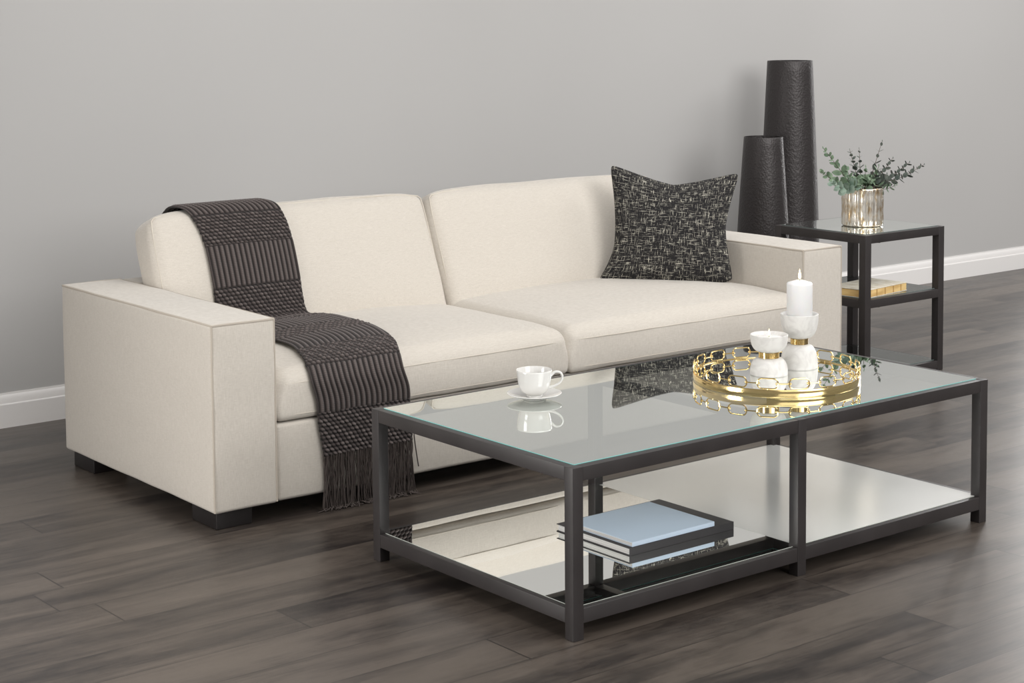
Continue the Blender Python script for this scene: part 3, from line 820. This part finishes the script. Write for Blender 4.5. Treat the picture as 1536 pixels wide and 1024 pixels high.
def sprig(tip, rs, kind, nl, view=None, dense=0):
    base = Vector((rl.uniform(-.03, .03), rl.uniform(-.03, .03), 0)); tip = Vector(tip) - Vector((px_, py_, pz_ + .022))
    rim = Vector((tip.x * .33 + base.x * .2, tip.y * .33 + base.y * .2, .135))
    rim.x = max(-.066, min(.066, rim.x)); rim.y = max(-.066, min(.066, rim.y))
    mid = rim.lerp(tip, .5) + Vector((0, 0, -.012 if tip.z < .25 else .005))
    C = [Vector(p) for p in catmull([tuple(base), tuple(rim), tuple(mid), tuple(tip)], 12)]
    o = MB().tube([tuple(p) for p in C], lambda t: .0019 - .0011 * t, 6).build('stem', STEM, plant)
    m = MB(); start = 12
    K = len(C) - 1
    for i in range(nl):
        f = start + (K - start) * (i + .3) / nl; i0 = int(f); p = C[i0].lerp(C[min(K, i0 + 1)], f - i0)
        d = (C[min(K, i0 + 1)] - C[max(0, i0 - 1)]).normalized()
        q = i / max(1, nl - 1); r = rs * 1.2 * (1 - .55 * q)
        a = (PI / 2) * (i % 2) + rl.uniform(-.4, .4)
        s1 = d.orthogonal().normalized(); s2 = d.cross(s1)
        for sg in (0, PI):
            out = (s1 * math.cos(a + sg) + s2 * math.sin(a + sg)).normalized()
            g = (out + d * .55 + Vector((0, 0, .15))).normalized()
            nn = (d - out * .45 + Vector((rl.uniform(-.35, .35), rl.uniform(-.9, -.1), rl.uniform(-.2, .4))))
            nn = nn - g * nn.dot(g); r = r * rl.uniform(.85, 1.15)
            leaf_disc(m, p, nn, g, r, 0)
            # leaf_disc grows the blade along +y = direction nrm x x ; ensure it points outward
    leaf_disc(m, C[-1], Vector((.3, -1, .2)), (C[-1] - C[-2]), rs * .35, 0)
    m.build('leaves', [LEAF, LEAFD, LEAFP][kind], o, smooth=False)
for (t, rs, kind, nl) in TIPS: sprig(t, rs, kind, nl)

# ------------------------------------------------------------------ camera
f, pit, rol, shy, ccx, ccy, ccz, yaw = 2699.296, .0797410, -.0076733, -282.1508, -2.694558, -3.172848, 1.497155, .6710406
fw = Vector((math.sin(yaw) * math.cos(pit), math.cos(yaw) * math.cos(pit), -math.sin(pit)))
r = Vector((math.cos(yaw), -math.sin(yaw), 0)); u = r.cross(fw)
r2 = r * math.cos(rol) + u * math.sin(rol); u2 = -r * math.sin(rol) + u * math.cos(rol)
cam = bpy.data.cameras.new('camera'); co = bpy.data.objects.new('camera', cam); COL.objects.link(co)
M = Matrix((r2, u2, -fw)).transposed().to_4x4(); M.translation = Vector((ccx, ccy, ccz)); co.matrix_world = M
cam.sensor_fit = 'HORIZONTAL'; cam.sensor_width = 36; cam.lens = f / 1536 * 36; cam.shift_y = shy / 1536
cam.clip_start = .05
SC.camera = co

# ------------------------------------------------------------------ light
def area(name, loc, target, size, power, col=(1, 1, 1), size_y=None):
    l = bpy.data.lights.new(name, 'AREA'); l.energy = power; l.color = col; l.shape = 'RECTANGLE'; l.size = size; l.size_y = size_y or size
    o = bpy.data.objects.new(name, l); COL.objects.link(o); o.location = loc
    d = Vector(target) - Vector(loc); o.rotation_euler = d.to_track_quat('-Z', 'Y').to_euler(); return o
def added_window(x0, x1, z0, z1):  # added window, out of view, built to brighten the floor on the right
    m = MB(); y = WALL_Y; fw = .07
    for a, b, c, d in ((x0 - fw, x0, z0 - fw, z1 + fw), (x1, x1 + fw, z0 - fw, z1 + fw), (x0, x1, z1, z1 + fw), (x0, x1, z0 - fw, z0), ((x0 + x1) / 2 - .03, (x0 + x1) / 2 + .03, z0, z1)):
        m.box(a, b, y - .035, y - .001, c, d, .004)
    m.build('added_window_1', TRIM)['kind'] = 'structure'
    l = bpy.data.lights.new('added_window_fill', 'AREA'); l.shape = 'RECTANGLE'; l.size = x1 - x0 - .02; l.size_y = z1 - z0 - .02; l.energy = FILL_POWER; l.color = (1, .99, .985)  # added fill lamp set inside the unseen frame
    o = bpy.data.objects.new('added_window_fill', l); COL.objects.link(o); o.location = ((x0 + x1) / 2, y - .02, (z0 + z1) / 2); o.rotation_euler = (math.radians(-90), 0, 0)
FILL_POWER = 250
added_window(6.3, 9.4, .22, 2.6)
area('front_right_light', (1.8, -6.4, 3.6), (6.2, 2.4, 1.0), 5.0, 350, (1, .985, .97), 4.0)
area('right_overhead_light', (5.6, .2, 3.5), (5.2, .5, 0), 3.0, 120, (1, .985, .97))
area('overhead_light', (.8, -.5, 3.7), (1.1, 1.2, 0), 3.8, 102, (1, .985, .965))
area('left_light', (-2.3, 1.15, .85), (-1.5, .56, .72), 1.1, 50, (1, .975, .945))
area('front_light', (-1.8, -4.8, 3.0), (1.2, 1.2, .2), 3.0, 38, (1, .98, .955))
w = bpy.data.worlds.new('studio'); SC.world = w; w.use_nodes = True
w.node_tree.nodes['Background'].inputs[0].default_value = (.80, .79, .78, 1); w.node_tree.nodes['Background'].inputs[1].default_value = .36
SC.view_settings.view_transform = 'Standard'; SC.view_settings.look = 'None'; SC.view_settings.exposure = 0
